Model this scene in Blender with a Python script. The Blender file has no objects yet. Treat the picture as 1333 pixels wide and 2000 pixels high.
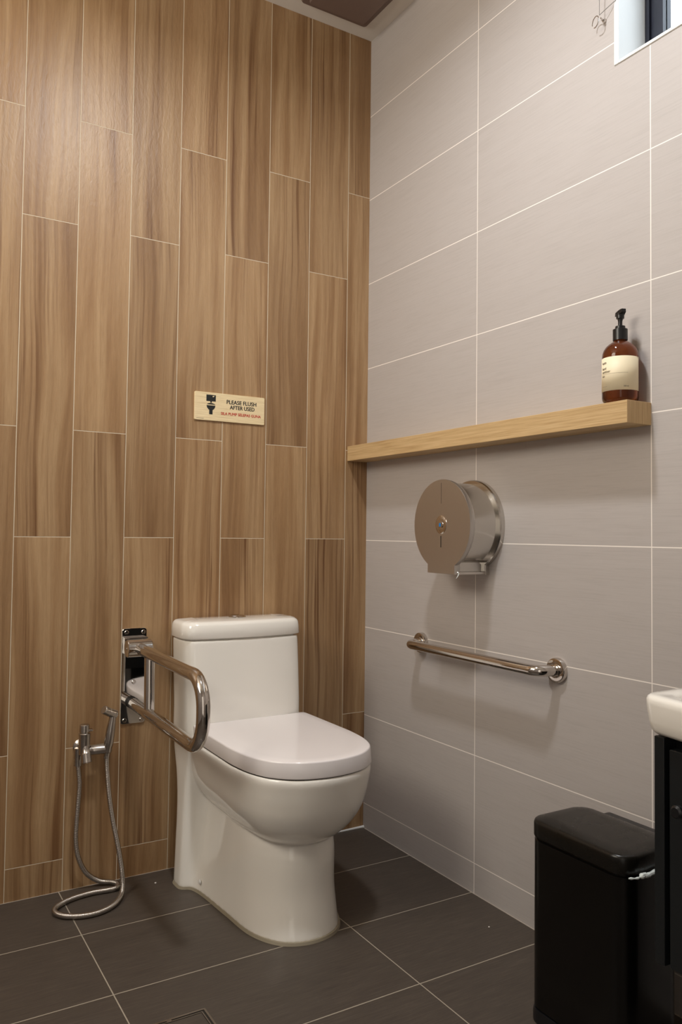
import bpy, bmesh, math, random
from mathutils import Vector, Matrix
random.seed(4)
PI = math.pi

# ------------------------------------------------------------------ camera
C0 = Vector((-1.4962, -2.3654, 1.0051))
RV = Vector((0.85380, -0.52047, 0.01122)); UV = Vector((-0.02936, -0.02662, 0.99921)); FV = Vector((0.51977, 0.85346, 0.03801))
cam = bpy.data.cameras.new('camera')
camo = bpy.data.objects.new('camera', cam)
bpy.context.scene.collection.objects.link(camo)
RV.normalize(); UV = (UV - RV*UV.dot(RV)).normalized(); FV = UV.cross(RV).normalized()
camo.matrix_world = Matrix(((RV.x, UV.x, -FV.x, C0.x), (RV.y, UV.y, -FV.y, C0.y), (RV.z, UV.z, -FV.z, C0.z), (0, 0, 0, 1)))
cam.sensor_fit = 'VERTICAL'; cam.sensor_height = 24.0; cam.sensor_width = 16.0
cam.lens = 1569.43*24.0/2000.0
cam.shift_x = (666.5-689.565)/2000.0
cam.shift_y = (982.8-1000.0)/2000.0
cam.clip_start = 0.05
bpy.context.scene.camera = camo

# ------------------------------------------------------------------ view, world, lights
sc = bpy.context.scene
sc.view_settings.view_transform = 'Standard'
sc.view_settings.look = 'None'
sc.view_settings.exposure = 0.0
sc.view_settings.gamma = 1.0
sc.view_settings.use_curve_mapping = False
w = bpy.data.worlds.new('world'); sc.world = w; w.use_nodes = True
bg = w.node_tree.nodes['Background']
bg.inputs[0].default_value = (0.86, 0.94, 1.0, 1); bg.inputs[1].default_value = 4.0

YFRONT = -2.85
LAMP = (-0.80, -1.06, 2.738)
def area(name, loc, size, power, col, rot=(0, 0, 0), shape='DISK', spread=PI):
    l = bpy.data.lights.new(name, 'AREA'); l.shape = shape; l.size = size; l.energy = power; l.color = col; l.spread = spread
    o = bpy.data.objects.new(name, l); sc.collection.objects.link(o); o.location = loc; o.rotation_euler = rot
    return o
area('downlight_lamp', LAMP, 0.15, 17.5, (0.95, 0.975, 1.0), spread=math.radians(160))
# added soft fill, high on the left wall, with no real source there
dl = area('fill_light_left', (-2.545, -1.00, 2.20), 0.9, 29.5, (1.0, 0.925, 0.80), rot=(0, -PI/2, 0), shape='RECTANGLE')
dl.data.size_y = 1.0
# weak added fill from behind the camera, lifts the bowl and pedestal
d2 = area('fill_light_front', (-1.95, YFRONT+.004, 1.00), 0.80, 4.0, (1.0, 0.94, 0.83), rot=(PI/2, 0, 0), shape='RECTANGLE')
d2.data.size_y = 1.9

# ------------------------------------------------------------------ helpers
COL = sc.collection
def link(o, parent=None):
    COL.objects.link(o)
    if parent is not None: o.parent = parent
    return o
def obj(name, bm, mat, parent=None, smooth=True, angle=35):
    me = bpy.data.meshes.new(name)
    bmesh.ops.recalc_face_normals(bm, faces=bm.faces[:])
    if smooth:
        for f in bm.faces: f.smooth = True
        a = math.radians(angle)
        for e in bm.edges:
            if len(e.link_faces) == 2 and e.calc_face_angle(0) > a: e.smooth = False
    bm.to_mesh(me); bm.free()
    if mat is not None: me.materials.append(mat)
    return link(bpy.data.objects.new(name, me), parent)
def thing(name, label, cat, loc=(0, 0, 0), group=None, kind=None):
    o = bpy.data.objects.new(name, None); o.empty_display_size = 0.05; link(o)
    o.location = loc
    if kind: o['kind'] = kind
    else:
        o['label'] = label; o['category'] = cat
    if group: o['group'] = group
    bpy.context.view_layer.update()
    return o
def tag(o, label, cat, group=None):
    o['label'] = label; o['category'] = cat
    if group: o['group'] = group
    return o
def rel(o):      # keep world placement under a moved parent
    if o.parent is not None:
        o.matrix_parent_inverse = Matrix.Translation(-o.parent.location)
    return o
def part(name, bm, mat, parent, **k):
    o = obj(name, bm, mat, parent, **k)
    p = parent; off = Vector((0, 0, 0))
    while p is not None:
        off += p.location; p = p.parent
    if parent.type == 'EMPTY': o.location = -off      # sub-parts sit on mesh parents whose own offset is already applied
    return o
def box(bm, x0, x1, y0, y1, z0, z1, bev=0, seg=2):
    r = bmesh.ops.create_cube(bm, size=1.0)
    vs = r['verts']
    for v in vs:
        v.co = Vector(((x0+x1)/2+v.co.x*(x1-x0), (y0+y1)/2+v.co.y*(y1-y0), (z0+z1)/2+v.co.z*(z1-z0)))
    if bev:
        es = list({e for v in vs for e in v.link_edges})
        bmesh.ops.bevel(bm, geom=es, offset=bev, segments=seg, affect='EDGES', profile=0.5)
    return bm
def mkbox(*a, **k):
    bm = bmesh.new(); return box(bm, *a, **k)
def frame_from(d):
    d = d.normalized()
    a = Vector((0, 0, 1)) if abs(d.z) < .9 else Vector((1, 0, 0))
    u = a.cross(d).normalized(); v = d.cross(u).normalized()
    return u, v
def lathe(bm, p, d, prof, n=32, cap=True):
    """prof: list of (distance along axis, radius)"""
    p = Vector(p); d = Vector(d).normalized(); u, v = frame_from(d)
    rings = []
    for s, r in prof:
        rings.append([bm.verts.new(p+d*s+(u*math.cos(2*PI*i/n)+v*math.sin(2*PI*i/n))*max(r, 1e-5)) for i in range(n)])
    for a, b in zip(rings, rings[1:]):
        for i in range(n):
            bm.faces.new((a[i], a[(i+1) % n], b[(i+1) % n], b[i]))
    if cap:
        bm.faces.new(list(reversed(rings[0]))); bm.faces.new(rings[-1])
    return bm
def mklathe(*a, **k):
    bm = bmesh.new(); return lathe(bm, *a, **k)
def cr(pts, k=8, closed=False):
    P = [Vector(p) for p in pts]; out = []
    n = len(P)
    for i in range(n-1):
        p0 = P[max(i-1, 0)]; p1 = P[i]; p2 = P[i+1]; p3 = P[min(i+2, n-1)]
        for j in range(k):
            t = j/k
            out.append(0.5*((2*p1)+(-p0+p2)*t+(2*p0-5*p1+4*p2-p3)*t*t+(-p0+3*p1-3*p2+p3)*t**3))
    out.append(P[-1]); return out
def resample(P, step=None, n=None):
    L = [0]
    for a, b in zip(P, P[1:]): L.append(L[-1]+(b-a).length)
    T = L[-1]
    if n is None: n = max(2, int(T/step)+1)
    out = []; j = 0
    for i in range(n):
        s = T*i/(n-1)
        while j < len(L)-2 and L[j+1] < s: j += 1
        t = (s-L[j])/max(L[j+1]-L[j], 1e-9)
        out.append(P[j].lerp(P[j+1], min(max(t, 0), 1)))
    return out
def tube(bm, pts, r, n=20, cap=True):
    """parallel-transport sweep; r is a number or function of index"""
    P = [Vector(p) for p in pts]; m = len(P)
    T = [(P[min(i+1, m-1)]-P[max(i-1, 0)]).normalized() for i in range(m)]
    u, v = frame_from(T[0]); rings = []
    for i in range(m):
        if i:
            ax = T[i-1].cross(T[i])
            if ax.length > 1e-7:
                q = Matrix.Rotation(T[i-1].angle(T[i]), 3, ax.normalized()); u = q @ u
            u = (u-T[i]*u.dot(T[i])).normalized()
        v = T[i].cross(u)
        rr = r(i) if callable(r) else r
        rings.append([bm.verts.new(P[i]+(u*math.cos(2*PI*k/n)+v*math.sin(2*PI*k/n))*rr) for k in range(n)])
    for a, b in zip(rings, rings[1:]):
        for k in range(n): bm.faces.new((a[k], a[(k+1) % n], b[(k+1) % n], b[k]))
    if cap:
        bm.faces.new(list(reversed(rings[0]))); bm.faces.new(rings[-1])
    return bm
def mktube(*a, **k):
    bm = bmesh.new(); return tube(bm, *a, **k)
def fillet(pts, r, k=10):
    """polyline with rounded corners"""
    P = [Vector(p) for p in pts]; out = [P[0]]
    for i in range(1, len(P)-1):
        rr = r[i-1] if isinstance(r, (list, tuple)) else r
        a = (P[i-1]-P[i]).normalized(); b = (P[i+1]-P[i]).normalized()
        ang = a.angle(b); d = rr/math.tan(ang/2)
        s = P[i]+a*d; e = P[i]+b*d; c = P[i]+(a+b).normalized()*(rr/math.sin(ang/2))
        for j in range(k+1):
            t = j/k
            th = PI-ang
            va = s-c; ax = va.cross(e-c).normalized()
            out.append(c+Matrix.Rotation(th*t, 3, ax) @ va)
    out.append(P[-1]); return out
def loft(bm, rings, cap=True):
    R = [[bm.verts.new(p) for p in r] for r in rings]; n = len(R[0])
    for a, b in zip(R, R[1:]):
        for k in range(n): bm.faces.new((a[k], a[(k+1) % n], b[(k+1) % n], b[k]))
    if cap:
        bm.faces.new(list(reversed(R[0]))); bm.faces.new(R[-1])
    return bm
def prism(bm, poly, ax, a0, a1):
    """poly: 2-D outline in the two remaining axes; extruded along axis ax"""
    def mk(p, a):
        if ax == 'y': return Vector((p[0], a, p[1]))
        if ax == 'x': return Vector((a, p[0], p[1]))
        return Vector((p[0], p[1], a))
    return loft(bm, [[mk(p, a0) for p in poly], [mk(p, a1) for p in poly]])
def rrect(x0, x1, y0, y1, r, k=6):
    out = []
    for cx, cy, a0 in ((x1-r, y1-r, 0), (x0+r, y1-r, PI/2), (x0+r, y0+r, PI), (x1-r, y0+r, 1.5*PI)):
        for i in range(k+1):
            a = a0+PI/2*i/k; out.append((cx+r*math.cos(a), cy+r*math.sin(a)))
    return out
def grow(poly, d):
    """offset a closed 2-D outline (counter-clockwise) by d"""
    n = len(poly); out = []
    for i in range(n):
        p0 = Vector(poly[i-1]); p1 = Vector(poly[i]); p2 = Vector(poly[(i+1) % n])
        t = ((p1-p0).normalized()+(p2-p1).normalized())
        if t.length < 1e-6: t = p2-p0
        t.normalize(); nrm = Vector((t.y, -t.x)); out.append(tuple(p1+nrm*d))
    return out

# ------------------------------------------------------------------ materials
def new_mat(name):
    m = bpy.data.materials.new(name); m.use_nodes = True
    return m, m.node_tree, m.node_tree.nodes['Principled BSDF']
def srgb(r, g, b):
    f = lambda c: (c/255/12.92) if c/255 <= .04045 else ((c/255+.055)/1.055)**2.4
    return (f(r), f(g), f(b), 1)
def simple(name, col, rough=.5, metal=0, coat=0, nscale=None, namt=.06, bump=0, spec=None):
    m, nt, b = new_mat(name)
    b.inputs['Base Color'].default_value = col; b.inputs['Roughness'].default_value = rough
    b.inputs['Metallic'].default_value = metal; b.inputs['Coat Weight'].default_value = coat
    if spec is not None: b.inputs['Specular IOR Level'].default_value = spec
    if nscale:
        n = nt.nodes.new('ShaderNodeTexNoise'); n.inputs['Scale'].default_value = nscale; n.inputs['Detail'].default_value = 5
        g = nt.nodes.new('ShaderNodeNewGeometry'); nt.links.new(g.outputs['Position'], n.inputs['Vector'])
        mr = nt.nodes.new('ShaderNodeMapRange'); mr.inputs[3].default_value = max(rough-namt, 0.01); mr.inputs[4].default_value = rough+namt
        nt.links.new(n.outputs['Fac'], mr.inputs[0]); nt.links.new(mr.outputs[0], b.inputs['Roughness'])
        if bump:
            bu = nt.nodes.new('ShaderNodeBump'); bu.inputs['Strength'].default_value = bump; bu.inputs['Distance'].default_value = .002
            nt.links.new(n.outputs['Fac'], bu.inputs['Height']); nt.links.new(bu.outputs[0], b.inputs['Normal'])
    return m
class NT:
    def __init__(s, nt): s.nt = nt
    def math(s, op, a, b=None, c=None, clamp=False):
        n = s.nt.nodes.new('ShaderNodeMath'); n.operation = op; n.use_clamp = clamp
        for i, v in enumerate((a, b, c)):
            if v is None: continue
            if isinstance(v, (int, float)): n.inputs[i].default_value = v
            else: s.nt.links.new(v, n.inputs[i])
        return n.outputs[0]
    def vec(s, x, y, z):
        n = s.nt.nodes.new('ShaderNodeCombineXYZ')
        for i, v in enumerate((x, y, z)):
            if isinstance(v, (int, float)): n.inputs[i].default_value = v
            else: s.nt.links.new(v, n.inputs[i])
        return n.outputs[0]
    def noise(s, v, scale=1, detail=4, rough=.5, dist=0):
        n = s.nt.nodes.new('ShaderNodeTexNoise'); s.nt.links.new(v, n.inputs['Vector'])
        n.inputs['Scale'].default_value = scale; n.inputs['Detail'].default_value = detail
        n.inputs['Roughness'].default_value = rough; n.inputs['Distortion'].default_value = dist
        return n.outputs['Fac']
    def rand(s, v):
        n = s.nt.nodes.new('ShaderNodeTexWhiteNoise'); n.noise_dimensions = '3D'; s.nt.links.new(v, n.inputs['Vector']); return n.outputs['Value']
    def ramp(s, f, stops):
        n = s.nt.nodes.new('ShaderNodeValToRGB'); e = n.color_ramp.elements
        while len(e) > 1: e.remove(e[-1])
        e[0].position = stops[0][0]; e[0].color = stops[0][1]
        for p, c in stops[1:]:
            k = e.new(p); k.color = c
        s.nt.links.new(f, n.inputs[0]); return n.outputs[0]
    def mix(s, f, a, b, mode='MIX'):
        n = s.nt.nodes.new('ShaderNodeMix'); n.data_type = 'RGBA'; n.blend_type = mode
        for i, v in ((0, f), (6, a), (7, b)):
            if isinstance(v, (int, float)): n.inputs[i].default_value = v
            elif isinstance(v, tuple): n.inputs[i].default_value = v
            else: s.nt.links.new(v, n.inputs[i])
        return n.outputs[2]
    def xyz(s):
        g = s.nt.nodes.new('ShaderNodeNewGeometry'); p = s.nt.nodes.new('ShaderNodeSeparateXYZ')
        s.nt.links.new(g.outputs['Position'], p.inputs[0]); return p.outputs[0], p.outputs[1], p.outputs[2]
    def bump(s, h, strength, dist, b):
        n = s.nt.nodes.new('ShaderNodeBump'); n.inputs['Strength'].default_value = strength; n.inputs['Distance'].default_value = dist
        s.nt.links.new(h, n.inputs['Height']); s.nt.links.new(n.outputs[0], b.inputs['Normal'])
    def line(s, coord, period, off, half):
        """1 on a joint line of the given half width"""
        t = s.math('DIVIDE', s.math('SUBTRACT', coord, off), period)
        fr = s.math('FRACT', t)
        d = s.math('MULTIPLY', s.math('MINIMUM', fr, s.math('SUBTRACT', 1.0, fr)), period)
        mr = s.nt.nodes.new('ShaderNodeMapRange'); s.nt.links.new(d, mr.inputs[0])
        mr.inputs[1].default_value = half*.75; mr.inputs[2].default_value = half*1.25; mr.inputs[3].default_value = 1; mr.inputs[4].default_value = 0
        return mr.outputs[0], s.math('FLOOR', t)

# wood-look porcelain planks 150 x 900 standing upright, staggered by a third
def wood_wall_mat():
    m, nt, b = new_mat('wood_plank_tile'); N = NT(nt); x, y, z = N.xyz()
    W, L, w0 = 0.1508, 0.8985, 0.0878
    u = N.math('DIVIDE', N.math('SUBTRACT', N.math('MULTIPLY', x, -1), w0), W)
    col = N.math('ADD', N.math('FLOOR', u), 1)
    par = N.math('MODULO', N.math('ADD', col, 20), 2)
    base = N.math('ADD', 0.3929, N.math('MULTIPLY', par, -0.3045))
    zz = N.math('SUBTRACT', z, base)
    lv, colv = N.line(N.math('MULTIPLY', x, -1), W, w0, 0.00095)
    lh, row = N.line(zz, L, 0.0, 0.00095)
    grout = N.math('MAXIMUM', lv, lh)
    rnd = N.rand(N.vec(col, row, 3.3)); rnd2 = N.rand(N.vec(row, col, 7.7))
    ox = N.math('ADD', x, N.math('MULTIPLY', rnd, 7.0)); oz = N.math('ADD', z, N.math('MULTIPLY', rnd2, 9.0))
    # slow wander of the grain
    wob = N.noise(N.vec(N.math('MULTIPLY', ox, 3.0), 0.0, N.math('MULTIPLY', oz, 1.3)), 1.0, 2, .5)
    gx = N.math('ADD', ox, N.math('MULTIPLY', wob, 0.05))
    v1 = N.vec(N.math('MULTIPLY', gx, 17.0), 0.0, N.math('MULTIPLY', oz, 0.8))
    n1 = N.noise(v1, 1.0, 3, .55, .4)
    v2 = N.vec(N.math('MULTIPLY', gx, 120.0), 0.0, N.math('MULTIPLY', oz, 2.2))
    n2 = N.noise(v2, 1.0, 3, .6)
    v3 = N.vec(N.math('MULTIPLY', gx, 420.0), 0.0, N.math('MULTIPLY', oz, 22.0))
    n3 = N.noise(v3, 1.0, 2, .6)
    v4 = N.vec(N.math('MULTIPLY', gx, 55.0), 4.0, N.math('MULTIPLY', oz, 1.1))
    n4 = N.noise(v4, 1.0, 2, .5, .2)
    basec = N.ramp(n1, [(.28, srgb(130, 95, 61)), (.45, srgb(159, 125, 88)), (.6, srgb(178, 146, 108)), (.75, srgb(152, 117, 80))])
    fine = N.ramp(n2, [(.3, (.84, .82, .8, 1)), (.6, (1, 1, 1, 1))])
    c = N.mix(.75, basec, fine, 'MULTIPLY')
    pores = N.ramp(n3, [(.35, (.86, .84, .82, 1)), (.6, (1, 1, 1, 1))])
    c = N.mix(.6, c, pores, 'MULTIPLY')
    msk = N.noise(N.vec(N.math('MULTIPLY', gx, 9.0), 8.0, N.math('MULTIPLY', oz, 1.0)), 1.0, 1, .5)
    mk = N.ramp(msk, [(.40, (0, 0, 0, 1)), (.60, (1, 1, 1, 1))])
    n5 = N.noise(N.vec(N.math('MULTIPLY', gx, 130.0), 2.0, N.math('MULTIPLY', oz, 1.6)), 1.0, 2, .5, .2)
    s1 = N.ramp(n4, [(.40, (0, 0, 0, 1)), (.66, (1, 1, 1, 1))]); s2 = N.ramp(n5, [(.44, (.18, .18, .18, 1)), (.58, (1, 1, 1, 1))])
    streak = N.math('MULTIPLY', N.math('MULTIPLY', mk, s1), s2)
    c = N.mix(N.math('MULTIPLY', streak, .85), c, srgb(100, 62, 30))
    tone = N.math('ADD', .9, N.math('MULTIPLY', rnd, .16))
    tv = N.vec(tone, tone, tone)
    c = N.mix(1.0, c, tv, 'MULTIPLY')
    c = N.mix(grout, c, srgb(214, 200, 176))
    nt.links.new(c, b.inputs['Base Color'])
    ro = N.math('ADD', .34, N.math('MULTIPLY', n2, .12)); ro = N.math('ADD', ro, N.math('MULTIPLY', grout, .3), clamp=True)
    nt.links.new(ro, b.inputs['Roughness'])
    wv = N.noise(N.vec(N.math('MULTIPLY', gx, 90.0), 0.0, N.math('MULTIPLY', oz, 26.0)), 1.0, 3, .6, .6)
    h = N.math('SUBTRACT', N.math('ADD', N.math('MULTIPLY', wv, 1.1), N.math('MULTIPLY', n3, .35)), N.math('MULTIPLY', grout, 1.2))
    N.bump(h, .55, .0014, b)
    return m
# pale greige wall tile 600 x 300, straight joints, fine horizontal brushing
def grey_wall_mat(name, axis, off_h, base=(184, 177, 173)):
    m, nt, b = new_mat(name); N = NT(nt); x, y, z = N.xyz()
    h_ = y if axis == 'y' else x
    lv, ci = N.line(h_, 0.6, off_h, 0.0012)
    lh, ri = N.line(z, 0.2999, 0.0831, 0.0012)
    g = N.math('MAXIMUM', lv, lh)
    rnd = N.rand(N.vec(ci, ri, 1.7))
    hh = N.math('ADD', h_, N.math('MULTIPLY', rnd, 5.0))
    n1 = N.noise(N.vec(N.math('MULTIPLY', hh, 9.0), 0.0, N.math('MULTIPLY', z, 260.0)), 1.0, 4, .65)
    n2 = N.noise(N.vec(N.math('MULTIPLY', hh, 3.0), 1.0, N.math('MULTIPLY', z, 40.0)), 1.0, 3, .6)
    c0 = srgb(*base); d0 = srgb(*[v-6 for v in base]); e0 = srgb(*[min(255, v+2) for v in base])
    c = N.ramp(n1, [(.3, d0), (.5, c0), (.7, e0)])
    c2 = N.ramp(n2, [(.3, (.965, .96, .955, 1)), (.7, (1, 1, 1, 1))])
    c = N.mix(1.0, c, c2, 'MULTIPLY')
    c = N.mix(g, c, srgb(244, 236, 228))
    nt.links.new(c, b.inputs['Base Color'])
    ro = N.math('ADD', .5, N.math('MULTIPLY', g, .35)); nt.links.new(ro, b.inputs['Roughness'])
    h = N.math('SUBTRACT', N.math('MULTIPLY', n1, .5), g)
    N.bump(h, .12, .0006, b)
    return m
def floor_mat():
    m, nt, b = new_mat('charcoal_floor_tile'); N = NT(nt); x, y, z = N.xyz()
    lv, ci = N.line(x, 0.6012, -0.4011, 0.0013)
    lh, ri = N.line(y, 0.2999, -0.2795, 0.0014)
    caulk = N.math('MAXIMUM', N.math('GREATER_THAN', y, -0.0035), N.math('GREATER_THAN', x, -0.0035))
    g = N.math('MAXIMUM', lv, lh)
    rnd = N.rand(N.vec(ci, ri, 5.1))
    xx = N.math('ADD', x, N.math('MULTIPLY', rnd, 3.0))
    n1 = N.noise(N.vec(N.math('MULTIPLY', xx, 14.0), N.math('MULTIPLY', y, 230.0), 0.0), 1.0, 4, .65)
    n2 = N.noise(N.vec(N.math('MULTIPLY', xx, 4.0), N.math('MULTIPLY', y, 30.0), 2.0), 1.0, 3, .6)
    c = N.ramp(n1, [(.3, srgb(66, 58, 52)), (.55, srgb(77, 68, 60)), (.75, srgb(90, 80, 71))])
    c2 = N.ramp(n2, [(.3, (.88, .87, .86, 1)), (.7, (1, 1, 1, 1))])
    c = N.mix(1.0, c, c2, 'MULTIPLY')
    c = N.mix(g, c, srgb(166, 156, 140)); c = N.mix(caulk, c, srgb(170, 160, 148))
    nt.links.new(c, b.inputs['Base Color']); b.inputs['Roughness'].default_value = .5
    N.bump(N.math('SUBTRACT', N.math('MULTIPLY', n1, .6), g), .3, .0008, b)
    return m
def shelf_mat():
    m, nt, b = new_mat('oak_laminate'); N = NT(nt); x, y, z = N.xyz()
    ge = nt.nodes.new('ShaderNodeNewGeometry'); se = nt.nodes.new('ShaderNodeSeparateXYZ'); nt.links.new(ge.outputs['Normal'], se.inputs[0])
    endf = N.math('GREATER_THAN', N.math('ABSOLUTE', se.outputs[1]), .7)
    zf = N.math('SUBTRACT', 300.0, N.math('MULTIPLY', endf, 290.0)); xf = N.math('ADD', 160.0, N.math('MULTIPLY', endf, 160.0))
    n1 = N.noise(N.vec(N.math('MULTIPLY', x, xf), N.math('MULTIPLY', y, 7.0), N.math('MULTIPLY', z, zf)), 1.0, 4, .6)
    n2 = N.noise(N.vec(N.math('MULTIPLY', x, 50.0), N.math('MULTIPLY', y, 3.0), N.math('MULTIPLY', z, N.math('MULTIPLY', zf, .3))), 1.0, 3, .6, .5)
    c = N.ramp(n1, [(.3, srgb(183, 150, 104)), (.55, srgb(205, 174, 128)), (.75, srgb(213, 184, 140))])
    c2 = N.ramp(n2, [(.35, (.88, .86, .82, 1)), (.65, (1, 1, 1, 1))])
    c = N.mix(1.0, c, c2, 'MULTIPLY'); nt.links.new(c, b.inputs['Base Color']); b.inputs['Roughness'].default_value = .5
    N.bump(n1, .12, .0006, b)
    return m
def brushed(name, col, rough, axis='z', amt=.15):
    m, nt, b = new_mat(name); N = NT(nt); x, y, z = N.xyz()
    k = {'x': (6, 500, 500), 'y': (500, 6, 500), 'z': (500, 500, 6)}[axis]
    n = N.noise(N.vec(N.math('MULTIPLY', x, k[0]), N.math('MULTIPLY', y, k[1]), N.math('MULTIPLY', z, k[2])), 1.0, 3, .6)
    b.inputs['Base Color'].default_value = col; b.inputs['Metallic'].default_value = 1
    nt.links.new(N.math('ADD', rough-amt/2, N.math('MULTIPLY', n, amt)), b.inputs['Roughness'])
    N.bump(n, .02, .0002, b)
    return m
def sign_mat():
    m, nt, b = new_mat('sign_birch'); N = NT(nt); x, y, z = N.xyz()
    n1 = N.noise(N.vec(N.math('MULTIPLY', x, 14.0), 0.0, N.math('MULTIPLY', z, 500.0)), 1.0, 3, .6)
    c = N.ramp(n1, [(.35, srgb(220, 196, 152)), (.6, srgb(240, 220, 178))])
    nt.links.new(c, b.inputs['Base Color']); b.inputs['Roughness'].default_value = .45
    return m
M = {}
M['wood'] = wood_wall_mat()
M['tile'] = grey_wall_mat('greige_wall_tile', 'y', -0.5865)
M['tile_x'] = grey_wall_mat('greige_wall_tile_side', 'x', -0.3)
M['floor'] = floor_mat()
M['shelf'] = shelf_mat()
M['sign'] = sign_mat()
M['ceil'] = simple('ceiling_paint', srgb(222, 216, 208), .8, nscale=60, bump=.05)
M['white'] = simple('white_frame', srgb(232, 232, 230), .4, nscale=30)
M['ceramic'] = simple('white_ceramic', srgb(241, 237, 229), .09, coat=.4, nscale=4, namt=.02)
M['seat'] = simple('white_seat_plastic', srgb(234, 228, 227), .16, nscale=8, namt=.03)
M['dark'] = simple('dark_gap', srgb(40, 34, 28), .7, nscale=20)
M['chrome'] = simple('polished_steel', (.62, .58, .54, 1), .07, 1, nscale=15, namt=.02)
M['mirror'] = simple('mirror_steel', (.70, .68, .65, 1), .03, 1, nscale=10, namt=.01)
M['satin'] = brushed('satin_steel', (.50, .46, .42, 1), .24, 'z')
M['brush_x'] = brushed('brushed_steel', (.60, .57, .53, 1), .20, 'y', .08)
M['disc'] = brushed('brushed_steel_face', (.56, .53, .50, 1), .40, 'z', .06)
M['rubber'] = simple('black_rubber', srgb(22, 20, 20), .6, nscale=40)
M['black'] = simple('black_plastic', srgb(18, 19, 22), .32, nscale=40)
M['binblack'] = simple('black_metal_bin', srgb(9, 8, 7), .24, nscale=20, spec=.35)
M['binlid'] = simple('black_lid_plastic', srgb(20, 18, 15), .28, nscale=20, spec=.35)
M['liner'] = simple('bin_liner_plastic', srgb(215, 222, 220), .35, nscale=60, bump=.3)
M['cab'] = simple('cabinet_black', srgb(24, 27, 29), .35, nscale=30, spec=.4)
M['alu'] = simple('dark_aluminium', srgb(26, 30, 44), .35, nscale=30)
M['vent'] = simple('vent_plastic', srgb(118, 100, 92), .45, nscale=30)
M['seal'] = simple('beige_sealant', srgb(148, 138, 118), .6, nscale=80, bump=.3)
M['cord'] = simple('grey_cord', srgb(120, 116, 112), .6, nscale=80)
M['label'] = simple('cream_paper', srgb(236, 222, 190), .55, nscale=60)
M['ink'] = simple('sign_black_ink', srgb(26, 28, 26), .5, nscale=60)
M['red'] = simple('sign_red_ink', srgb(186, 38, 34), .5, nscale=60)
M['greyink'] = simple('label_grey_ink', srgb(128, 116, 98), .5, nscale=60)
M['blue'] = simple('blue_plastic', srgb(30, 120, 190), .3, nscale=60)
M['crumb'] = simple('white_crumb', srgb(225, 220, 214), .6, nscale=60)
def glassy(name, col, rough, ior=1.45, trans=1.0):
    m, nt, b = new_mat(name)
    b.inputs['Base Color'].default_value = col; b.inputs['Roughness'].default_value = rough
    b.inputs['Transmission Weight'].default_value = trans; b.inputs['IOR'].default_value = ior
    return m
M['amber'] = glassy('amber_bottle', srgb(138, 74, 38), .04, 1.4, .93)
M['amber_clear'] = glassy('amber_clear', srgb(160, 96, 60), .05)
M['pane'] = glassy('window_pane', (.95, .98, 1, 1), 0.0, 1.01)
m_, nt_, b_ = new_mat('lamp_diffuser'); b_.inputs['Emission Color'].default_value = (1, .95, .88, 1); b_.inputs['Emission Strength'].default_value = 8; M['lampglow'] = m_

# ------------------------------------------------------------------ room shell
H = 2.758; XL = -2.55; YF = -2.85
def struct(name, bm, mat, **k):
    o = obj(name, bm, mat, **k); o['kind'] = 'structure'; return o
struct('floor', mkbox(XL-.12, .12, YF-.12, .12, -.1, 0), M['floor'], smooth=False)
struct('ceiling', mkbox(XL-.12, .12, YF-.12, .12, H, H+.1), M['ceil'], smooth=False)
struct('wall_back', mkbox(XL-.12, 0, 0, .12, 0, H), M['wood'], smooth=False)
WY0, WY1, WZ0, WZ1 = -2.35, -1.085, 2.124, 2.60
bm = bmesh.new()
box(bm, 0, .14, YF-.12, .12, 0, WZ0); box(bm, 0, .14, YF-.12, .12, WZ1, H)
box(bm, 0, .14, WY1, .12, WZ0, WZ1); box(bm, 0, .14, YF-.12, WY0, WZ0, WZ1)
struct('wall_right', bm, M['tile'], smooth=False)
struct('wall_left', mkbox(XL-.12, XL, YF-.12, 0, 0, H), M['tile'], smooth=False)
struct('wall_front', mkbox(XL, 0, YF-.12, YF, 0, H), M['tile_x'], smooth=False)
bm = bmesh.new(); tube(bm, cr([(-.150, -.0020, .0015), (-.10, -.0028, .0018), (-.06, -.0034, .0022), (-.02, -.0040, .0026), (-.001, -.0050, .0030)], 5), lambda i: .0022+.00014*i, 8)
struct('trim_1', bm, M['white'])
# window with white lined opening, dark aluminium frame and panes
wn = thing('window_1', '', '', (0.0, (WY0+WY1)/2, WZ0), kind='structure')
bm = bmesh.new(); t = .014
for a in ((-.003, .138, WY1-t, WY1, WZ0, WZ1), (-.003, .138, WY0, WY0+t, WZ0, WZ1)): box(bm, *a, bev=.0015, seg=1)
for a in ((-.003, .138, WY0+t, WY1-t, WZ0, WZ0+.008), (-.003, .138, WY0+t, WY1-t, WZ1-t, WZ1)): box(bm, *a, bev=.001, seg=1)
part('window_reveal', bm, M['white'], wn, smooth=False)
bm = bmesh.new(); ya, yb = WY1-t, WY0+t; za, zb = WZ0+.008, WZ1-t
box(bm, .100, .130, ya-.045, ya, za, zb); box(bm, .100, .130, yb, yb+.045, za, zb)
box(bm, .100, .130, yb+.045, ya-.045, za, za+.012); box(bm, .100, .130, yb+.045, ya-.045, zb-.04, zb)
box(bm, .092, .100, ya-.012, ya, za, zb)
box(bm, .095, .118, -1.755, -1.70, za+.012, zb-.04)
part('window_frame', bm, M['alu'], wn, smooth=False)
part('window_pane', mkbox(.112, .116, -1.70, ya-.045, za+.012, zb-.04), M['pane'], wn, smooth=False)
part('window_pane', mkbox(.112, .116, yb+.045, -1.755, za+.012, zb-.04), M['pane'], wn, smooth=False)

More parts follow.
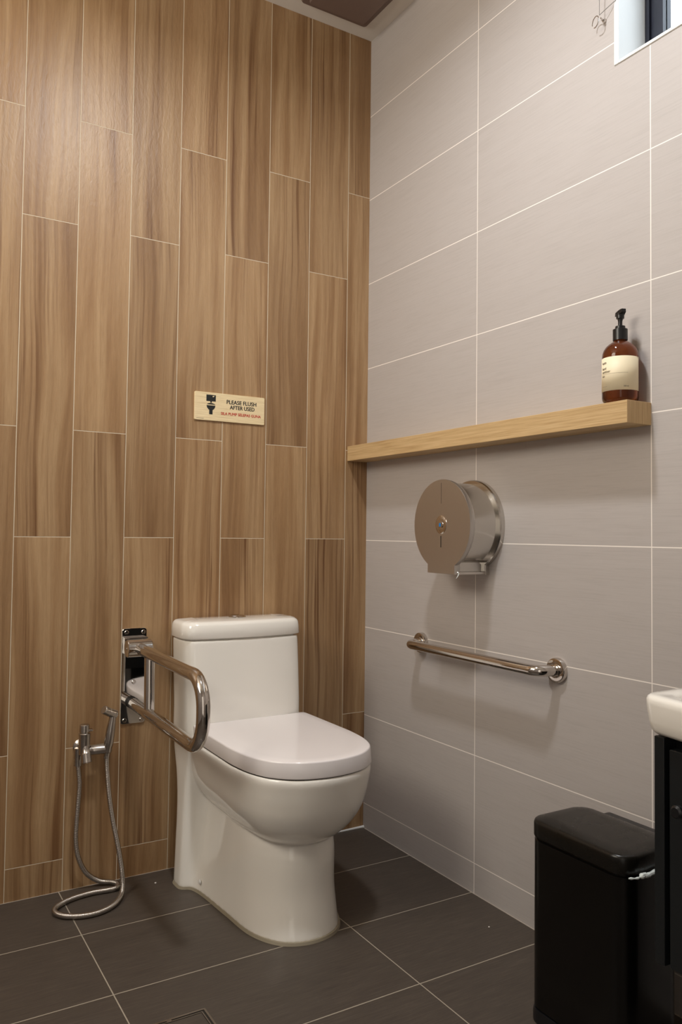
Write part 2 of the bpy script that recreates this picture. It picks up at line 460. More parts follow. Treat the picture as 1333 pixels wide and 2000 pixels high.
# ------------------------------------------------------------------ ceiling fan cover and lamp
t_ = thing('exhaust_fan_cover', 'square brown-grey exhaust fan cover set in the ceiling near the corner', 'vent', (-.20, -.19, H))
bm = bmesh.new()
o1 = rrect(-.323, -.069, -.324, -.070, .014)
loft(bm, [[Vector((x, y, z)) for x, y in grow(o1, d)] for z, d in ((H, 0), (H-.010, 0), (H-.014, -.003))])
part('cover_frame', bm, M['vent'], t_)
bm = bmesh.new()
o2 = rrect(-.303, -.089, -.304, -.090, .012)
loft(bm, [[Vector((x, y, z)) for x, y in grow(o2, d)] for z, d in ((H-.013, 0), (H-.019, 0), (H-.022, -.003))])
part('centre_panel', bm, M['vent'], t_)
t_ = thing('ceiling_downlight', 'round recessed ceiling downlight with a white rim', 'lamp', (LAMP[0], LAMP[1], H))
part('rim', mklathe((LAMP[0], LAMP[1], H-.006), (0, 0, 1), [(0, .080), (.0, .095), (.006, .098), (.006, .080)], n=48, cap=False), M['white'], t_)

# ------------------------------------------------------------------ toilet
XC = -0.516
def half_outline(ctrl, n=90, z=0.0, k=10):
    ext = [(-ctrl[1][0], ctrl[1][1])]+list(ctrl)+[(-ctrl[-2][0], ctrl[-2][1])]      # mirrored neighbours keep the outline smooth across the middle
    Q = cr([(x, y, 0) for x, y in ext], k)[k:-k]
    P = resample(Q, n=n)
    xc = XC+(.011*min(z/.38, 1) if z < .43 else (.008 if z < .5 else .002+.006*max(0, (.69-z)/.19)))
    left = [Vector((xc-p.x, p.y, z)) for p in P]           # back centre -> front centre along the left
    right = [Vector((xc+p.x, p.y, z)) for p in reversed(P[1:-1])]
    return left+right
def lerp_ctrl(a, b, t): return [((1-t)*p[0]+t*q[0], (1-t)*p[1]+t*q[1]) for p, q in zip(a, b)]
def stack(keys, steps=5):
    """keys: (z, ctrl) -> smooth rings, Catmull-Rom between the key rings"""
    V = [[z]+[v for p in c for v in p] for z, c in keys]; n = len(V); R = []
    def ring(a): return half_outline([(max(a[1+2*i], 0), a[2+2*i]) for i in range((len(a)-1)//2)], z=a[0])
    for q in range(n-1):
        p0, p1, p2, p3 = V[max(q-1, 0)], V[q], V[q+1], V[min(q+2, n-1)]
        for j in range(steps):
            t = j/steps
            R.append(ring([0.5*(2*b+(c-a)*t+(2*a-5*b+4*c-d)*t*t+(3*b-a-3*c+d)*t**3) for a, b, c, d in zip(p0, p1, p2, p3)]))
    R.append(ring(V[-1])); return R
toilet = thing('toilet', 'white one-piece ceramic toilet with closed lid against the wood wall', 'toilet', (XC, -.33, 0))
# pedestal and rear column
c0 = [(0, -.092), (.165, -.092), (.186, -.096), (.191, -.106), (.1905, -.140), (.187, -.153), (.178, -.162), (.163, -.171), (.153, -.200), (.146, -.25), (.136, -.36), (.122, -.49), (.075, -.575), (0, -.602)]
c1 = [(0, -.088), (.163, -.088), (.184, -.092), (.189, -.102), (.1885, -.138), (.185, -.150), (.174, -.157), (.154, -.163), (.138, -.180), (.131, -.24), (.129, -.36), (.115, -.478), (.069, -.556), (0, -.580)]
c2 = [(0, -.080), (.160, -.080), (.181, -.084), (.187, -.096), (.1865, -.138), (.182, -.150), (.168, -.157), (.146, -.163), (.128, -.182), (.122, -.24), (.123, -.36), (.113, -.468), (.067, -.547), (0, -.569)]
c3 = [(0, -.060), (.160, -.060), (.181, -.066), (.187, -.085), (.1865, -.142), (.182, -.156), (.168, -.165), (.148, -.173), (.130, -.192), (.122, -.25), (.118, -.34), (.098, -.42), (.058, -.49), (0, -.52)]
c4 = [(0, -.020), (.160, -.020), (.180, -.028), (.187, -.060), (.1865, -.150), (.183, -.168), (.172, -.180), (.156, -.192), (.140, -.21), (.125, -.26), (.115, -.34), (.095, -.40), (.058, -.46), (0, -.49)]
bm = bmesh.new()
loft(bm, stack([(0.003, c0), (.10, c1), (.215, c2), (.30, c3), (.375, c4), (.405, c4)]))
# bowl
def bowl_ctrl(hw, yf, yb=-.10):
    L = yf-yb; f = lambda t: yb+L*t
    return [(0, yb), (hw*.80, yb), (hw*.96, f(.04)), (hw*1.0, f(.16)), (hw*1.0, f(.36)), (hw*.99, f(.60)), (hw*.925, f(.78)), (hw*.76, f(.895)), (hw*.42, f(.975)), (0, f(1.0))]
loft(bm, stack([(.190, bowl_ctrl(.045, -.46, -.22)), (.212, bowl_ctrl(.078, -.530, -.17)), (.228, bowl_ctrl(.104, -.572, -.14)), (.250, bowl_ctrl(.131, -.606, -.13)), (.28, bowl_ctrl(.153, -.633, -.12)),
                (.315, bowl_ctrl(.169, -.652, -.11)), (.35, bowl_ctrl(.177, -.662, -.10)), (.385, bowl_ctrl(.182, -.669, -.09)), (.403, bowl_ctrl(.1835, -.672, -.09)), (.412, bowl_ctrl(.183, -.671, -.09)), (.4165, bowl_ctrl(.180, -.669, -.09))], 3))
# tank
tk = lambda hw, yf, yb=-.010: [(0, yb), (hw*.85, yb), (hw*.97, yb-.010), (hw, yb-.040), (hw, yf+.055), (hw*.965, yf+.026), (hw*.86, yf+.008), (hw*.5, yf-.001), (0, yf-.004)]
loft(bm, stack([(.345, tk(.178, -.165, -.06)), (.375, tk(.183, -.171, -.022)), (.41, tk(.1835, -.173)), (.499, tk(.1835, -.172)), (.60, tk(.1840, -.169)), (.686, tk(.184, -.165)), (.691, tk(.182, -.163))], 3))
body = part('ceramic_body', bm, M['ceramic'], toilet)
rm = body.modifiers.new('remesh', 'REMESH'); rm.mode = 'VOXEL'; rm.voxel_size = .0027; rm.use_smooth_shade = True
sm = body.modifiers.new('smooth', 'SMOOTH'); sm.factor = .5; sm.iterations = 16
# sealant bead
bm = bmesh.new()
co = [(p[0]+(.003 if p[0] > 0 else 0), p[1]-(.005 if p[1] < -.3 else 0)) for p in c0]
loft(bm, [half_outline(co, z=.0002), half_outline([(p[0]*.985, p[1]+(.002 if p[1] < -.3 else 0)) for p in co], z=.007)])
part('sealant_bead', bm, M['seal'], toilet)
# tank lid
lc = [(0, -.006), (.155, -.006), (.178, -.012), (.189, -.035), (.191, -.10), (.186, -.132), (.167, -.156), (.10, -.168), (0, -.173)]
bm = bmesh.new()
shr = lambda c, d: [(max(p[0]-d, 0) if p[0] > 0 else 0, p[1]+(d if p[1] < -.12 else (-d if p[1] > -.013 else 0))) for p in c]
loft(bm, [half_outline(shr(lc, .012), z=.690), half_outline(shr(lc, .012), z=.6965), half_outline(shr(lc, .002), z=.6965), half_outline(lc, z=.699), half_outline(shr(lc, .0015), z=.722), half_outline(shr(lc, .003), z=.734), half_outline(shr(lc, .006), z=.7395), half_outline(shr(lc, .011), z=.7435), half_outline(shr(lc, .020), z=.7455), half_outline(shr(lc, .06), z=.7475)])
part('tank_lid', bm, M['ceramic'], toilet, angle=60)
bt = part('flush_button', mklathe((XC+.004, -.078, .7465), (0, 0, 1), [(0, .0265), (.0025, .0265), (.0035, .0245), (.0035, .0235), (.0068, .020), (.0088, .010), (.0092, .0002)], n=40), M['chrome'], toilet)
# dark slab coloured as the shaded gap under the lid, then the lid
sc0 = [(0, -.172), (.158, -.172), (.174, -.175), (.1800, -.188), (.1815, -.29), (.182, -.38), (.181, -.46), (.169, -.545), (.140, -.609), (.082, -.655), (0, -.671)]
def scl(c, d): return [(p[0]*(1-d/.18), -.30+(p[1]+.30)*(1-d/.37)) for p in c]
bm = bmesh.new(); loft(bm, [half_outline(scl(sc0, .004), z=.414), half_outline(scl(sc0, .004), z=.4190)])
part('lid_gap_shade', bm, M['dark'], toilet)
def scl(c, d): return [(p[0]*(1-d/.18), -.30+(p[1]+.30)*(1-d/.37)) for p in c]
bm = bmesh.new()
loft(bm, [half_outline(scl(sc0, .002), z=.4180), half_outline(scl(sc0, .0003), z=.4188), half_outline(sc0, z=.421), half_outline(scl(sc0, .0006), z=.4555), half_outline(scl(sc0, .0014), z=.4578), half_outline(scl(sc0, .0028), z=.4591), half_outline(scl(sc0, .0050), z=.4597), half_outline(scl(sc0, .03), z=.4602)])
for v in bm.verts: v.co.x += .003
part('seat_lid', bm, M['seat'], toilet, angle=60)
bm = bmesh.new()
lathe(bm, (XC-.1490, -.205, .031), (-1, 0, .05), [(0, .0065), (.002, .0065), (.0032, .0045), (.0036, .0005)], n=20)
part('bolt_cap', bm, M['white'], toilet)

# ------------------------------------------------------------------ wall sign
sg = thing('flush_sign', 'small pale wooden sign reading please flush after used on the wood wall', 'sign', (-.516, 0, 1.396))
bm = bmesh.new()
SX0, SX1, SZ0, SZ1 = -.6343, -.3977, 1.3523, 1.4406
poly = rrect(SX0, SX1, SZ0, SZ1, .004, 5)
loft(bm, [[Vector((x, yy, z)) for x, z in grow(poly, d)] for yy, d in ((0, 0), (-.0045, 0), (-.0055, -.0008))])
part('plaque', bm, M['sign'], sg)
SY = -.0056
def text_mesh(body, size, bold=0.0, sp=1.0):
    cu = bpy.data.curves.new('txt', 'FONT'); cu.body = body; cu.size = size; cu.offset = bold; cu.space_character = sp; cu.extrude = 0.00012; cu.resolution_u = 4
    o = bpy.data.objects.new('txt', cu); COL.objects.link(o)
    bpy.context.view_layer.update()
    me = bpy.data.meshes.new_from_object(o.evaluated_get(bpy.context.evaluated_depsgraph_get()))
    bpy.data.objects.remove(o); bpy.data.curves.remove(cu)
    return me
def put_text(name, body, x0, x1, zb, hcap, mat, parent, bold=.0):
    me = text_mesh(body, hcap/.70)
    xs = [v.co.x for v in me.vertices]; a, b = min(xs), max(xs)
    for v in me.vertices:
        v.co = Vector((x0+(v.co.x-a)/(b-a)*(x1-x0), SY-v.co.z, zb+v.co.y))
    if bold:                                                  # heavier strokes: the same letters nudged by a hair
        b = bmesh.new(); b.from_mesh(me); base = b.verts[:]+b.edges[:]+b.faces[:]
        for q, (dx, dz) in enumerate(((bold, 0), (-bold, 0), (0, bold*.7), (0, -bold*.7))):
            g = bmesh.ops.duplicate(b, geom=base)['geom']
            bmesh.ops.translate(b, verts=[v for v in g if isinstance(v, bmesh.types.BMVert)], vec=(dx, -.00004*(q+1), dz))
        b.to_mesh(me); b.free()
    me.name = name; me.materials.append(mat)
    o = link(bpy.data.objects.new(name, me), parent); o.location = -parent.location
    return o
fx = lambda px: SX0+(px-95)/(1224-95)*(SX1-SX0)          # crop pixel -> sign x
put_text('lettering', 'PLEASE FLUSH', -.5285, -.4275, 1.4100, .0123, M['ink'], sg, .00045)
put_text('lettering', 'AFTER USED', -.5175, -.4335, 1.3937, .0121, M['ink'], sg, .00045)
put_text('lettering', 'SILA PUMP SELEPAS GUNA', -.5475, -.4110, 1.3740, .0085, M['red'], sg, .00032)
bm = bmesh.new()
def flat(pts): prism(bm, pts, 'y', SY, SY-.0003)
xa = -.581
flat([(xa-.0155, 1.4130), (xa+.0155, 1.4130), (xa+.0155, 1.4330), (xa-.0155, 1.4330)])
flat([(xa-.0025, 1.4085), (xa+.0025, 1.4085), (xa+.0025, 1.4128), (xa-.0025, 1.4128)])
flat([(xa-.0140, 1.4030), (xa+.0140, 1.4030), (xa+.0105, 1.4055), (xa+.003, 1.4074), (xa-.003, 1.4074), (xa-.0105, 1.4055)])
flat([(xa-.0145, 1.4000), (xa-.0130, 1.3935), (xa-.0090, 1.3880), (xa-.0055, 1.3858), (xa-.0055, 1.3720), (xa+.0055, 1.3720), (xa+.0055, 1.3858), (xa+.0090, 1.3880), (xa+.0130, 1.3935), (xa+.0145, 1.4000)])
part('toilet_pictogram', bm, M['ink'], sg, smooth=False)
bm = bmesh.new()
prism(bm, [(xa+.0045, 1.4275), (xa+.0065, 1.4260), (xa+.0085, 1.4270), (xa+.0115, 1.4305), (xa+.0055, 1.4300)], 'y', SY-.0002, SY-.0006)
part('flush_mark', bm, M['sign'], sg, smooth=False)
part('fine_print', mkbox(-.628, -.604, SY-.0003, SY, 1.3575, 1.3583), M['greyink'], sg, smooth=False)

# ------------------------------------------------------------------ shelf and bottle
sh = obj('wall_shelf', mkbox(-.0805, -.0005, -1.187, -.0008, 1.2545, 1.3050, bev=.0008, seg=1), M['shelf'], smooth=False)
tag(sh, 'long pale oak floating shelf running from the corner along the tiled wall', 'shelf')
BX, BY, BZ = -.0430, -1.137, 1.3052
bo = thing('hand_sanitiser_bottle', 'amber pump bottle with a cream label standing on the end of the shelf', 'bottle', (BX, BY, BZ))
part('bottle_body', mklathe((BX, BY, BZ), (0, 0, 1), [(0, .030), (.001, .034), (.006, .0385), (.012, .0400), (.104, .0400), (.113, .0392), (.121, .0366), (.128, .0322), (.1335, .0268), (.1375, .0212), (.1405, .0165), (.1435, .0142), (.152, .0138)], n=56), M['amber'], bo)
R_ = .0403
def label_arc(z0, z1, a0, a1, r, bm=None, n=48):
    bm = bm or bmesh.new(); A = []; B = []
    for i in range(n+1):
        a = a0+(a1-a0)*i/n
        A.append(bm.verts.new((BX+r*math.cos(a), BY+r*math.sin(a), z0))); B.append(bm.verts.new((BX+r*math.cos(a), BY+r*math.sin(a), z1)))
    for i in range(n): bm.faces.new((A[i], A[i+1], B[i+1], B[i]))
    return bm
view = math.atan2(-2.3654-BY, -1.4962-BX)                 # direction from the bottle to the photographer
lb = part('label', label_arc(BZ+.0255, BZ+.1015, view-1.9, view+1.30, R_), M['label'], bo)
sol = lb.modifiers.new('s', 'SOLIDIFY'); sol.thickness = .0003
def arc_text(body, a_left, z, h, stretch=1.0, mat='greyink'):
    me = text_mesh(body, h/.70, .00005)
    r = R_+.00035
    for v in me.vertices:
        a = a_left+v.co.x*stretch/r
        v.co = Vector((BX+(r+v.co.z)*math.cos(a), BY+(r+v.co.z)*math.sin(a), z+v.co.y))
    me.name = 'label_lettering'; me.materials.append(M[mat])
    o = link(bpy.data.objects.new('label_lettering', me), bo); o.location = -bo.location
AL = view-1.20
arc_text('lustin', AL, BZ+.0870, .0052)
arc_text('hand', AL, BZ+.0742, .0055)
arc_text('sanitiser', AL, BZ+.0665, .0055)
arc_text('500ml', AL, BZ+.0580, .0028)
arc_text('500 ml', view+.18, BZ+.0320, .0028)
part('label_rule', label_arc(BZ+.0634, BZ+.0638, AL, view+.42, R_+.0003), M['greyink'], bo)
part('label_rule', label_arc(BZ+.0355, BZ+.0359, AL, AL+.45, R_+.0003), M['greyink'], bo)
part('cap', mklathe((BX, BY, BZ+.1435), (0, 0, 1), [(0, .0150), (.0005, .0163), (.0255, .0163), (.0262, .0150), (.0265, .0112), (.0325, .0110), (.0335, .0095)], n=48), M['black'], bo)
part('pump_stem', mklathe((BX, BY, BZ+.175), (0, 0, 1), [(0, .0048), (.012, .0048), (.0185, .0062), (.0190, .0088), (.0300, .0092)], n=28), M['black'], bo)
bm = bmesh.new()
nd = Vector((-.35, -1, 0)).normalized(); ns = Vector((nd.y, -nd.x, 0)); hb = Vector((BX, BY, BZ+.200)) 
loft(bm, [[hb+nd*a+ns*x+Vector((0, 0, zz+b)) for x, zz in ((-wd, 0), (wd, 0), (wd*.9, tt), (-wd*.9, tt))] for a, b, wd, tt in ((-.009, .000, .0078, .0085), (.004, .001, .0080, .0105), (.010, .0035, .0064, .0095), (.016, .0060, .0050, .0070))])
part('pump_head', bm, M['black'], bo, angle=25)

# ------------------------------------------------------------------ paper dispenser
dp = thing('toilet_paper_dispenser', 'round stainless steel jumbo toilet roll dispenser on the tiled wall', 'dispenser', (0, -.580, 1.033))
def disp_outline(r, yc=-.580, zc=1.033, hw=.060, zb=.8985, n=64):
    a0 = math.asin(min(hw/r, 1)); out = []
    for i in range(n+1):
        a = -PI/2+a0+(2*PI-2*a0)*i/n
        out.append((yc+r*math.cos(a), zc+r*math.sin(a)))
    out.append((yc-hw, zb)); out.append((yc+hw, zb))
    return out
def dring(x, r, hw, zb): return [Vector((x, y, z)) for y, z in disp_outline(r, hw=hw, zb=zb)]
bm = bmesh.new()
loft(bm, [dring(0, .1290, .0650, .8955), dring(-.012, .1290, .0650, .8955), dring(-.016, .1265, .0625, .8975), dring(-.016, .1180, .054, .905)])
part('back_plate', bm, M['brush_x'], dp, angle=30)
bm = bmesh.new()
loft(bm, [dring(-.014, .1180, .0560, .903), dring(-.100, .1180, .0560, .903)])
part('drum', bm, M['brush_x'], dp, angle=30)
bm = bmesh.new()
loft(bm, [dring(-.098, .1190, .0570, .9020), dring(-.101, .1230, .0600, .8995), dring(-.108, .1260, .0610, .8975), dring(-.117, .1270, .0612, .8970), dring(-.1200, .1262, .0605, .8978)])
part('front_cover', bm, M['disc'], dp, angle=24)
lk = part('lock', mklathe((-.1200, -.580, 1.033), (-1, 0, 0), [(0, .026), (.0012, .024), (.0016, .0120), (.0016, .0105), (.0035, .0100), (.004, .0070)], n=36), M['chrome'], dp, angle=30)
part('lock_badge', mkbox(-.1248, -.1238, -.5845, -.5762, 1.0275, 1.0375, bev=.0005, seg=1), M['blue'], lk)
part('viewing_slot', mkbox(-.1208, -.1196, -.5812, -.5788, .9700, 1.0020), M['dark'], dp, smooth=False)
part('seam_line', mkbox(-.1204, -.1198, -.5803, -.5797, 1.092, 1.150), M['dark'], dp, smooth=False)
bm = bmesh.new()
for z in (.8985,): box(bm, -.112, -.012, -.645, -.640, z-.002, z+.006, bev=.001, seg=1)
part('tear_edge', bm, M['chrome'], dp, smooth=False)
part('paper_scrap', mktube(cr([(-.108, -.6445, .9010), (-.110, -.6450, .8955), (-.113, -.6440, .8900), (-.115, -.6425, .8865)], 4), lambda i: .0020-.00012*i, 8), M['liner'], dp)

# ------------------------------------------------------------------ grab bar on the tiled wall
gb = thing('grab_bar', 'straight polished steel grab bar fixed to the tiled wall below the dispenser', 'grab bar', (0, -.62, .67))
YA, YB, ZG = -.334, -.907, .670
pts = fillet([(-.004, YA, ZG), (-.062, YA-.006, ZG), (-.062, YB+.010, ZG), (-.004, YB, ZG)], .034, 12)
part('bar', mktube(pts, .0140, 24), M['chrome'], gb)
for yy in (YA, YB):
    f = part('flange', mklathe((0, yy, ZG), (-1, 0, 0), [(0, .0310), (.010, .0310), (.0122, .0298), (.0130, .0278), (.0130, .0175), (.0165, .0170), (.0165, .0142)], n=48), M['chrome'], gb, angle=30)

# ------------------------------------------------------------------ fold-down rail beside the toilet
XR = -.804
fr = thing('folding_support_rail', 'fold-down looped steel support rail on a wall plate left of the toilet', 'support rail', (XR, 0, .58))
bm = bmesh.new()
poly = rrect(-.8415, -.7690, .4430, .7205, .008, 5)
loft(bm, [[Vector((x, yy, z)) for x, z in grow(poly, d)] for yy, d in ((0, 0), (-.0045, 0), (-.0055, -.001))])
part('wall_plate', bm, M['mirror'], fr, angle=30)
for sx, sz in ((-.829, .7095), (-.779, .7090), (-.830, .4545), (-.780, .4530), (-.805, .5640)):
    part('screw', mklathe((sx, -.0054, sz), (0, -1, 0), [(0, .0062), (.002, .0062), (.0035, .0048), (.0035, .0030), (.0022, .0026)], n=20), M['chrome'], fr, angle=30)
bm = bmesh.new()
box(bm, -.8370, -.7720, -.030, -.005, .6915, .6960, bev=.001, seg=1)
box(bm, -.8370, -.7720, -.018, -.005, .6480, .6920, bev=.001, seg=1)
part('hinge_bracket', bm, M['chrome'], fr, angle=30)
part('hinge_barrel', mklathe((-.8380, -.040, .6670), (1, 0, 0), [(0, .0010), (0, .0235), (.0018, .0252), (.0690, .0252), (.0708, .0235), (.0708, .0010)], n=44), M['chrome'], fr, angle=30)
part('hinge_pin', mklathe((-.8378, -.040, .6670), (-1, 0, 0), [(0, .0045), (.0012, .0045), (.0018, .0035)], n=18), M['chrome'], fr, angle=30)
ZT, ZBt = .6640, .4960
pts = fillet([(XR, -.045, ZT+.003), (XR, -.567, ZT-.003), (XR, -.567, ZBt-.006), (XR-.004, -.018, ZBt+.008)], [.070, .076], 14)
part('rail_tube', mktube(resample(pts, n=90), .0165, 28), M['chrome'], fr)
part('strut', mktube([(XR, -.150, ZT-.010), (XR, -.156, ZBt+.012)], .0145, 24), M['chrome'], fr)
part('rubber_stop', mklathe((XR-.004, -.018, ZBt+.008), (0, 1, 0), [(-.003, .0172), (.004, .0172), (.0125, .0150)], n=28), M['rubber'], fr)

# ------------------------------------------------------------------ angle valve with hand spray
av = thing('angle_valve', 'brushed steel angle valve with spray holder arm low on the wood wall', 'valve', (-.952, 0, .395))
part('flange', mklathe((-.950, 0, .3945), (0, -1, 0), [(0, 0.0223), (.003, 0.0223), (.007, 0.0186), (.010, 0.0137), (.034, 0.0137)], n=36), M['satin'], av, angle=30)
bm = bmesh.new()
lathe(bm, (-.952, -.050, .385), (0, 0, 1), [(-.004, 0.0119), (0, 0.0153), (.040, 0.0157), (.056, 0.0165), (.0575, 0.0149)], n=32)
lathe(bm, (-.952, -.052, .418), (.05, -.33, -1), [(0, 0.0101), (.018, 0.0105), (.030, 0.0119), (.032, 0.0133), (.056, 0.0137), (.057, 0.0113), (.040, 0.0095)], n=28)
part('valve_body', bm, M['satin'], av, angle=30)
bm = bmesh.new()
lathe(bm, (-.953, -.050, .4425), (0, 0, 1), [(0, 0.0113), (.004, 0.0113), (.004, 0.0140), (.022, 0.0131), (.0235, 0.0113)], n=28)
box(bm, -.955, -.9315, -.061, -.043, .447, .4525, bev=.002, seg=2)
part('valve_handle', bm, M['satin'], av, angle=30)
part('hose_outlet', mklathe((-.9645, -.030, .392), (0, 0, -1), [(-.006, 0.0113), (.012, 0.0113), (.030, 0.0105), (.042, 0.0110)], n=24), M['satin'], av, angle=30)
bm = bmesh.new()
lathe(bm, (-.943, -.050, .3925), (1, 0, -.03), [(-.005, 0.0113), (.006, 0.0113), (.007, 0.0133), (.012, 0.0133), (.0125, 0.0125), (.0140, 0.0133), (.062, 0.0133), (.0635, 0.0119)], n=32)
part('spray_holder', bm, M['satin'], av, angle=30)
hs = thing('hand_bidet_spray', 'brushed steel hand bidet spray hanging upright with its ribbed hose looped on the floor', 'bidet spray', (-.886, -.055, .40))
bm = bmesh.new()
S0 = Vector((-.8890, -.0560, .3940)); S1 = Vector((-.8775, -.0600, .4880)); sd = S1-S0
lathe(bm, S0, sd, [(-.028, 0.0081), (-.012, 0.0086), (-.010, 0.0105), (.004, 0.0110), (.008, 0.0125), (.018, 0.0133), (.050, 0.0125), (.080, 0.0098), (.096, 0.0093)], n=32)
hd = part('spray_grip', bm, M['satin'], hs, angle=30)
part('spray_head', mklathe((-.9075, -.0720, .5060), (.040, .018, -.0225), [(0, 0.0101), (.0015, 0.0119), (.018, 0.0119), (.0185, 0.0112), (.0195, 0.0112), (.020, 0.0119), (.045, 0.0128), (.0465, 0.0113)], n=32), M['satin'], hs, angle=30)
hp = [(-.9644, -.030, .352), (-.9605, -.030, .320), (-.9588, -.030, .285), (-.9637, -.030, .2016), (-.9652, -.030, .1456), (-.9571, -.030, .0949), (-.9330, -.024, .0460), (-.8970, -.0215, .0160), (-.8620, -.034, .0090), (-.8521, -.0575, .0085), (-.8700, -.0770, .0085),
      (-.9274, -.0718, .0085), (-.9841, -.0822, .0085), (-1.0267, -.1095, .0085), (-1.0383, -.1427, .0085), (-1.0173, -.1776, .0085), (-.9704, -.1982, .0085), (-.9232, -.1926, .0085), (-.8847, -.1639, .0100), (-.8560, -.1150, .0160), (-.8547, -.100, .0639), (-.8640, -.087, .1314), (-.8765, -.075, .2002), (-.8857, -.066, .2698), (-.8905, -.0575, .3393), (-.8915, -.0565, .372)]
P = resample(cr(hp, 12), step=.0008)
bm = bmesh.new(); tube(bm, P, lambda i: .0069+.0004*math.cos(2*PI*i/4.0), 12)
part('spray_hose', bm, M['satin'], hs, angle=180)

# ------------------------------------------------------------------ pedal bin
bn = thing('pedal_bin', 'slim black rectangular pedal bin with domed lid between toilet corner and vanity', 'bin', (-.19, -1.217, 0))
bo_ = rrect(-.2785, -.112, -1.345, -1.088, .038, 10)
def brings(spec): return [[Vector((x, y, z)) for x, y in grow(bo_, d)] for z, d in spec]
bm = bmesh.new(); loft(bm, brings([(.028, -.003), (.030, -.001), (.3695, -.001), (.3715, -.004)])); part('bin_body', bm, M['binblack'], bn, angle=30)
bm = bmesh.new(); loft(bm, brings([(0, .0015), (.016, .0015), (.0265, .0000), (.0275, -.006)])); part('bin_base', bm, M['black'], bn, angle=30)
bm = bmesh.new()
loft(bm, brings([(.370, -.006), (.3755, -.006), (.3765, .0000), (.378, .0008), (.4030, .0008), (.4075, -.0006), (.4100, -.0035), (.4112, -.009), (.4130, -.020), (.4138, -.034)]))
part('bin_lid', bm, M['binlid'], bn, angle=70)
part('lid_hinge', mkbox(-.107, -.050, -1.325, -1.110, .335, .392, bev=.008, seg=3), M['black'], bn)
part('pedal', mkbox(-.318, -.270, -1.255, -1.180, .008, .020, bev=.004, seg=2), M['black'], bn)
bm = bmesh.new()
pl = cr([(-.268, -1.345, .374), (-.252, -1.3515, .3735), (-.236, -1.353, .3765), (-.229, -1.353, .3735), (-.215, -1.352, .3745), (-.175, -1.351, .3770), (-.13, -1.3505, .376)], 6)
tube(bm, pl, lambda i: (.0014, .0018, .0026, .0020)[i % 4]+(.0022 if i > 18 else 0)+(.0030 if 8 < i < 17 else 0), 8)
tag(obj('bin_liner', bm, M['liner']), 'scrap of white plastic bin liner poking out under the bin lid', 'bin liner')

# ------------------------------------------------------------------ vanity: cabinet + basin
vc = thing('vanity_cabinet', 'black wall-hung vanity cabinet under the white basin at the right edge', 'cabinet', (-.21, -1.80, .335))
CX, CY0, CY1, CZ0, CZ1 = -.424, -2.10, -1.524, .345, .6935
bm = bmesh.new()
box(bm, CX+.030, -.002, CY0+.018, CY1-.018, CZ0+.004, CZ1)
box(bm, CX, -.002, CY1-.018, CY1, CZ0, CZ1, bev=.0008, seg=1); box(bm, CX, -.002, CY0, CY0+.018, CZ0, CZ1, bev=.0008, seg=1)
part('carcass', bm, M['cab'], vc, smooth=False)
part('added_dark_block', mkbox(-.365, -.010, -2.08, -1.560, .002, CZ0+.002), M['cab'], vc, smooth=False)  # block added under the cabinet to darken the wall plate's reflection
ym = (CY0+CY1)/2
for y0, y1, ky in ((ym+.002, CY1-.025, -1.575), (CY0+.025, ym-.002, -2.045)):
    d = part('door', mkbox(CX+.003, CX+.021, y0, y1, CZ0, .677, bev=.0012, seg=1), M['cab'], vc, smooth=False)
    part('door_knob', mklathe((CX+.003, ky, .592), (-1, 0, 0), [(0, .005), (.008, .005), (.012, .010), (.018, .010), (.021, .007)], n=24), M['black'], d, angle=30)
def basin_ring(z, d, bow=.030):
    # plan outline with gently bowed front (towards -x)
    x0, x1, y0, y1 = -.429, -.002, -2.12, -1.500
    out = []
    r = .028
    base = rrect(x0, x1, y0, y1, r, 6)
    # densify the front edge and bow it
    P = []
    for i in range(len(base)):
        a = base[i]; b = base[(i+1) % len(base)]
        P.append(a)
        if abs(a[0]-b[0]) < 1e-6 and abs(a[1]-b[1]) > .2:
            for k in range(1, 12): P.append((a[0]+(b[0]-a[0])*k/12, a[1]+(b[1]-a[1])*k/12))
    Q = []
    for x, y in P:
        wgt = max(0, min(1, (-.2-x)/.228)); tt = (y-(y0+y1)/2)/((y1-y0)/2)
        Q.append((x-bow*wgt*(1-tt*tt), y))
    return [Vector((x, y, z)) for x, y in grow(Q, d)]
def inner(z, k):
    r = basin_ring(z, -.010); c = sum(r, Vector())/len(r)
    return [Vector((c.x+(p.x-c.x)*(k-.03), c.y+(p.y-c.y)*k, z)) for p in r]
bm = bmesh.new()
loft(bm, [basin_ring(.6945, -.020), basin_ring(.6965, -.0125), basin_ring(.703, -.0065), basin_ring(.716, -.0035), basin_ring(.742, 0), basin_ring(.749, 0), basin_ring(.7535, -.002), basin_ring(.756, -.006), basin_ring(.7562, -.016), inner(.7555, .93), inner(.7510, .91), inner(.7360, .885), inner(.7180, .84), inner(.7090, .72), inner(.7060, .40)])
tag(obj('wash_basin', bm, M['ceramic'], angle=60), 'white ceramic wash basin on the black vanity cabinet at the right edge', 'basin')

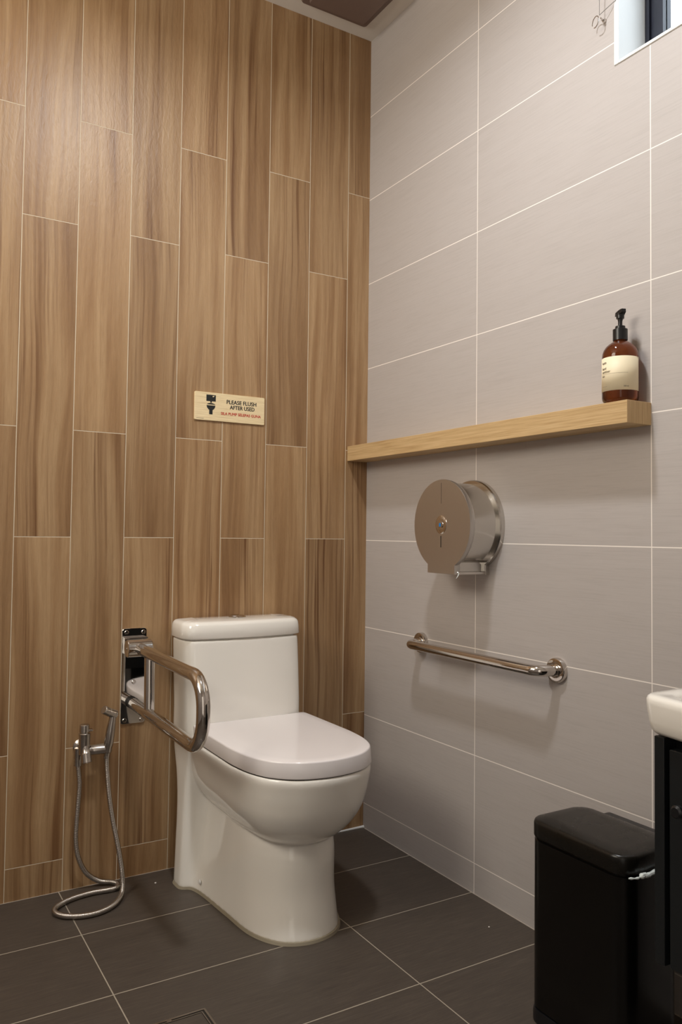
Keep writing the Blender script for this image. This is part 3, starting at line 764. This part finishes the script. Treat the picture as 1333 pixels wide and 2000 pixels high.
# ------------------------------------------------------------------ floor drain
fd = thing('floor_drain', 'square tile-insert floor drain with steel frame at the bottom edge', 'drain', (-.925, -.802, 0))
def sq_ring(bm, x0, x1, y0, y1, wd, z0, z1):
    box(bm, x0, x1, y1-wd, y1, z0, z1); box(bm, x0, x1, y0, y0+wd, z0, z1); box(bm, x0, x0+wd, y0+wd, y1-wd, z0, z1); box(bm, x1-wd, x1, y0+wd, y1-wd, z0, z1)
bm = bmesh.new(); sq_ring(bm, -1.000, -.850, -.877, -.727, .0045, -.001, .0022); part('outer_frame', bm, M['satin'], fd, smooth=False)
bm = bmesh.new(); box(bm, -.9955, -.8545, -.8725, -.7315, -.001, .0004); part('gap', bm, M['dark'], fd, smooth=False)
bm = bmesh.new(); sq_ring(bm, -.9910, -.8590, -.8680, -.7360, .0022, 0, .0020); part('inner_frame', bm, M['satin'], fd, smooth=False)
part('tile_insert', mkbox(-.9870, -.8630, -.8640, -.7400, 0, .0016), M['floor'], fd, smooth=False)
part('clip', mkbox(-.935, -.925, -.738, -.730, 0, .0021), M['satin'], fd, smooth=False)

# ------------------------------------------------------------------ window cord and its wall hook
hk = thing('cord_hook', 'small open steel ring hook screwed in the tiled wall beside the window', 'hook', (0, -1.053, 2.256))
pts = [(-.020+.003*math.sin(a), -1.0445+.0125*math.sin(a), 2.2470+.0130*math.cos(a)) for a in [i*PI/14 for i in range(-16, 9)]]
bm = bmesh.new(); tube(bm, pts, .0012, 10); tube(bm, [(-.018, -1.0585, 2.2500), (-.010, -1.0570, 2.2500), (.004, -1.0560, 2.2500)], .0018, 10)
part('ring', bm, M['chrome'], hk)
part('screw_boss', mklathe((0, -1.056, 2.250), (-1, 0, 0), [(0, .0055), (.003, .0055), (.008, .0030), (.010, .0020)], n=20), M['chrome'], hk)
bm = bmesh.new()
tube(bm, cr([(-.019, -1.0555, 2.2585), (-.0185, -1.0565, 2.40), (-.010, -1.057, 2.60), (-.001, -1.057, 2.74)], 6), .0007, 8)
tube(bm, [(-.019, -1.0555, 2.2585), (.100, -1.334, 2.431)], .0008, 8)
tag(obj('window_cord', bm, M['cord']), 'thin grey window cord running through the hook into the window opening', 'cord')

# ------------------------------------------------------------------ crumbs on the floor
def crumb(x, y, r, label):
    bm = bmesh.new(); bmesh.ops.create_icosphere(bm, subdivisions=2, radius=r)
    for v in bm.verts: v.co = Vector((v.co.x*(1+.3*math.sin(v.co.y*900)), v.co.y, max(v.co.z*.6, -r*.4)+r*.4))+Vector((x, y, 0))
    tag(obj('crumb', bm, M['crumb']), label, 'crumb', 'white specks on the floor')
crumb(-.7517, -.0809, .0028, 'tiny white speck on the dark floor just left of the toilet base')
crumb(-.0935, -.7586, .0022, 'tiny white speck on the dark floor between the tiled wall and the bin')
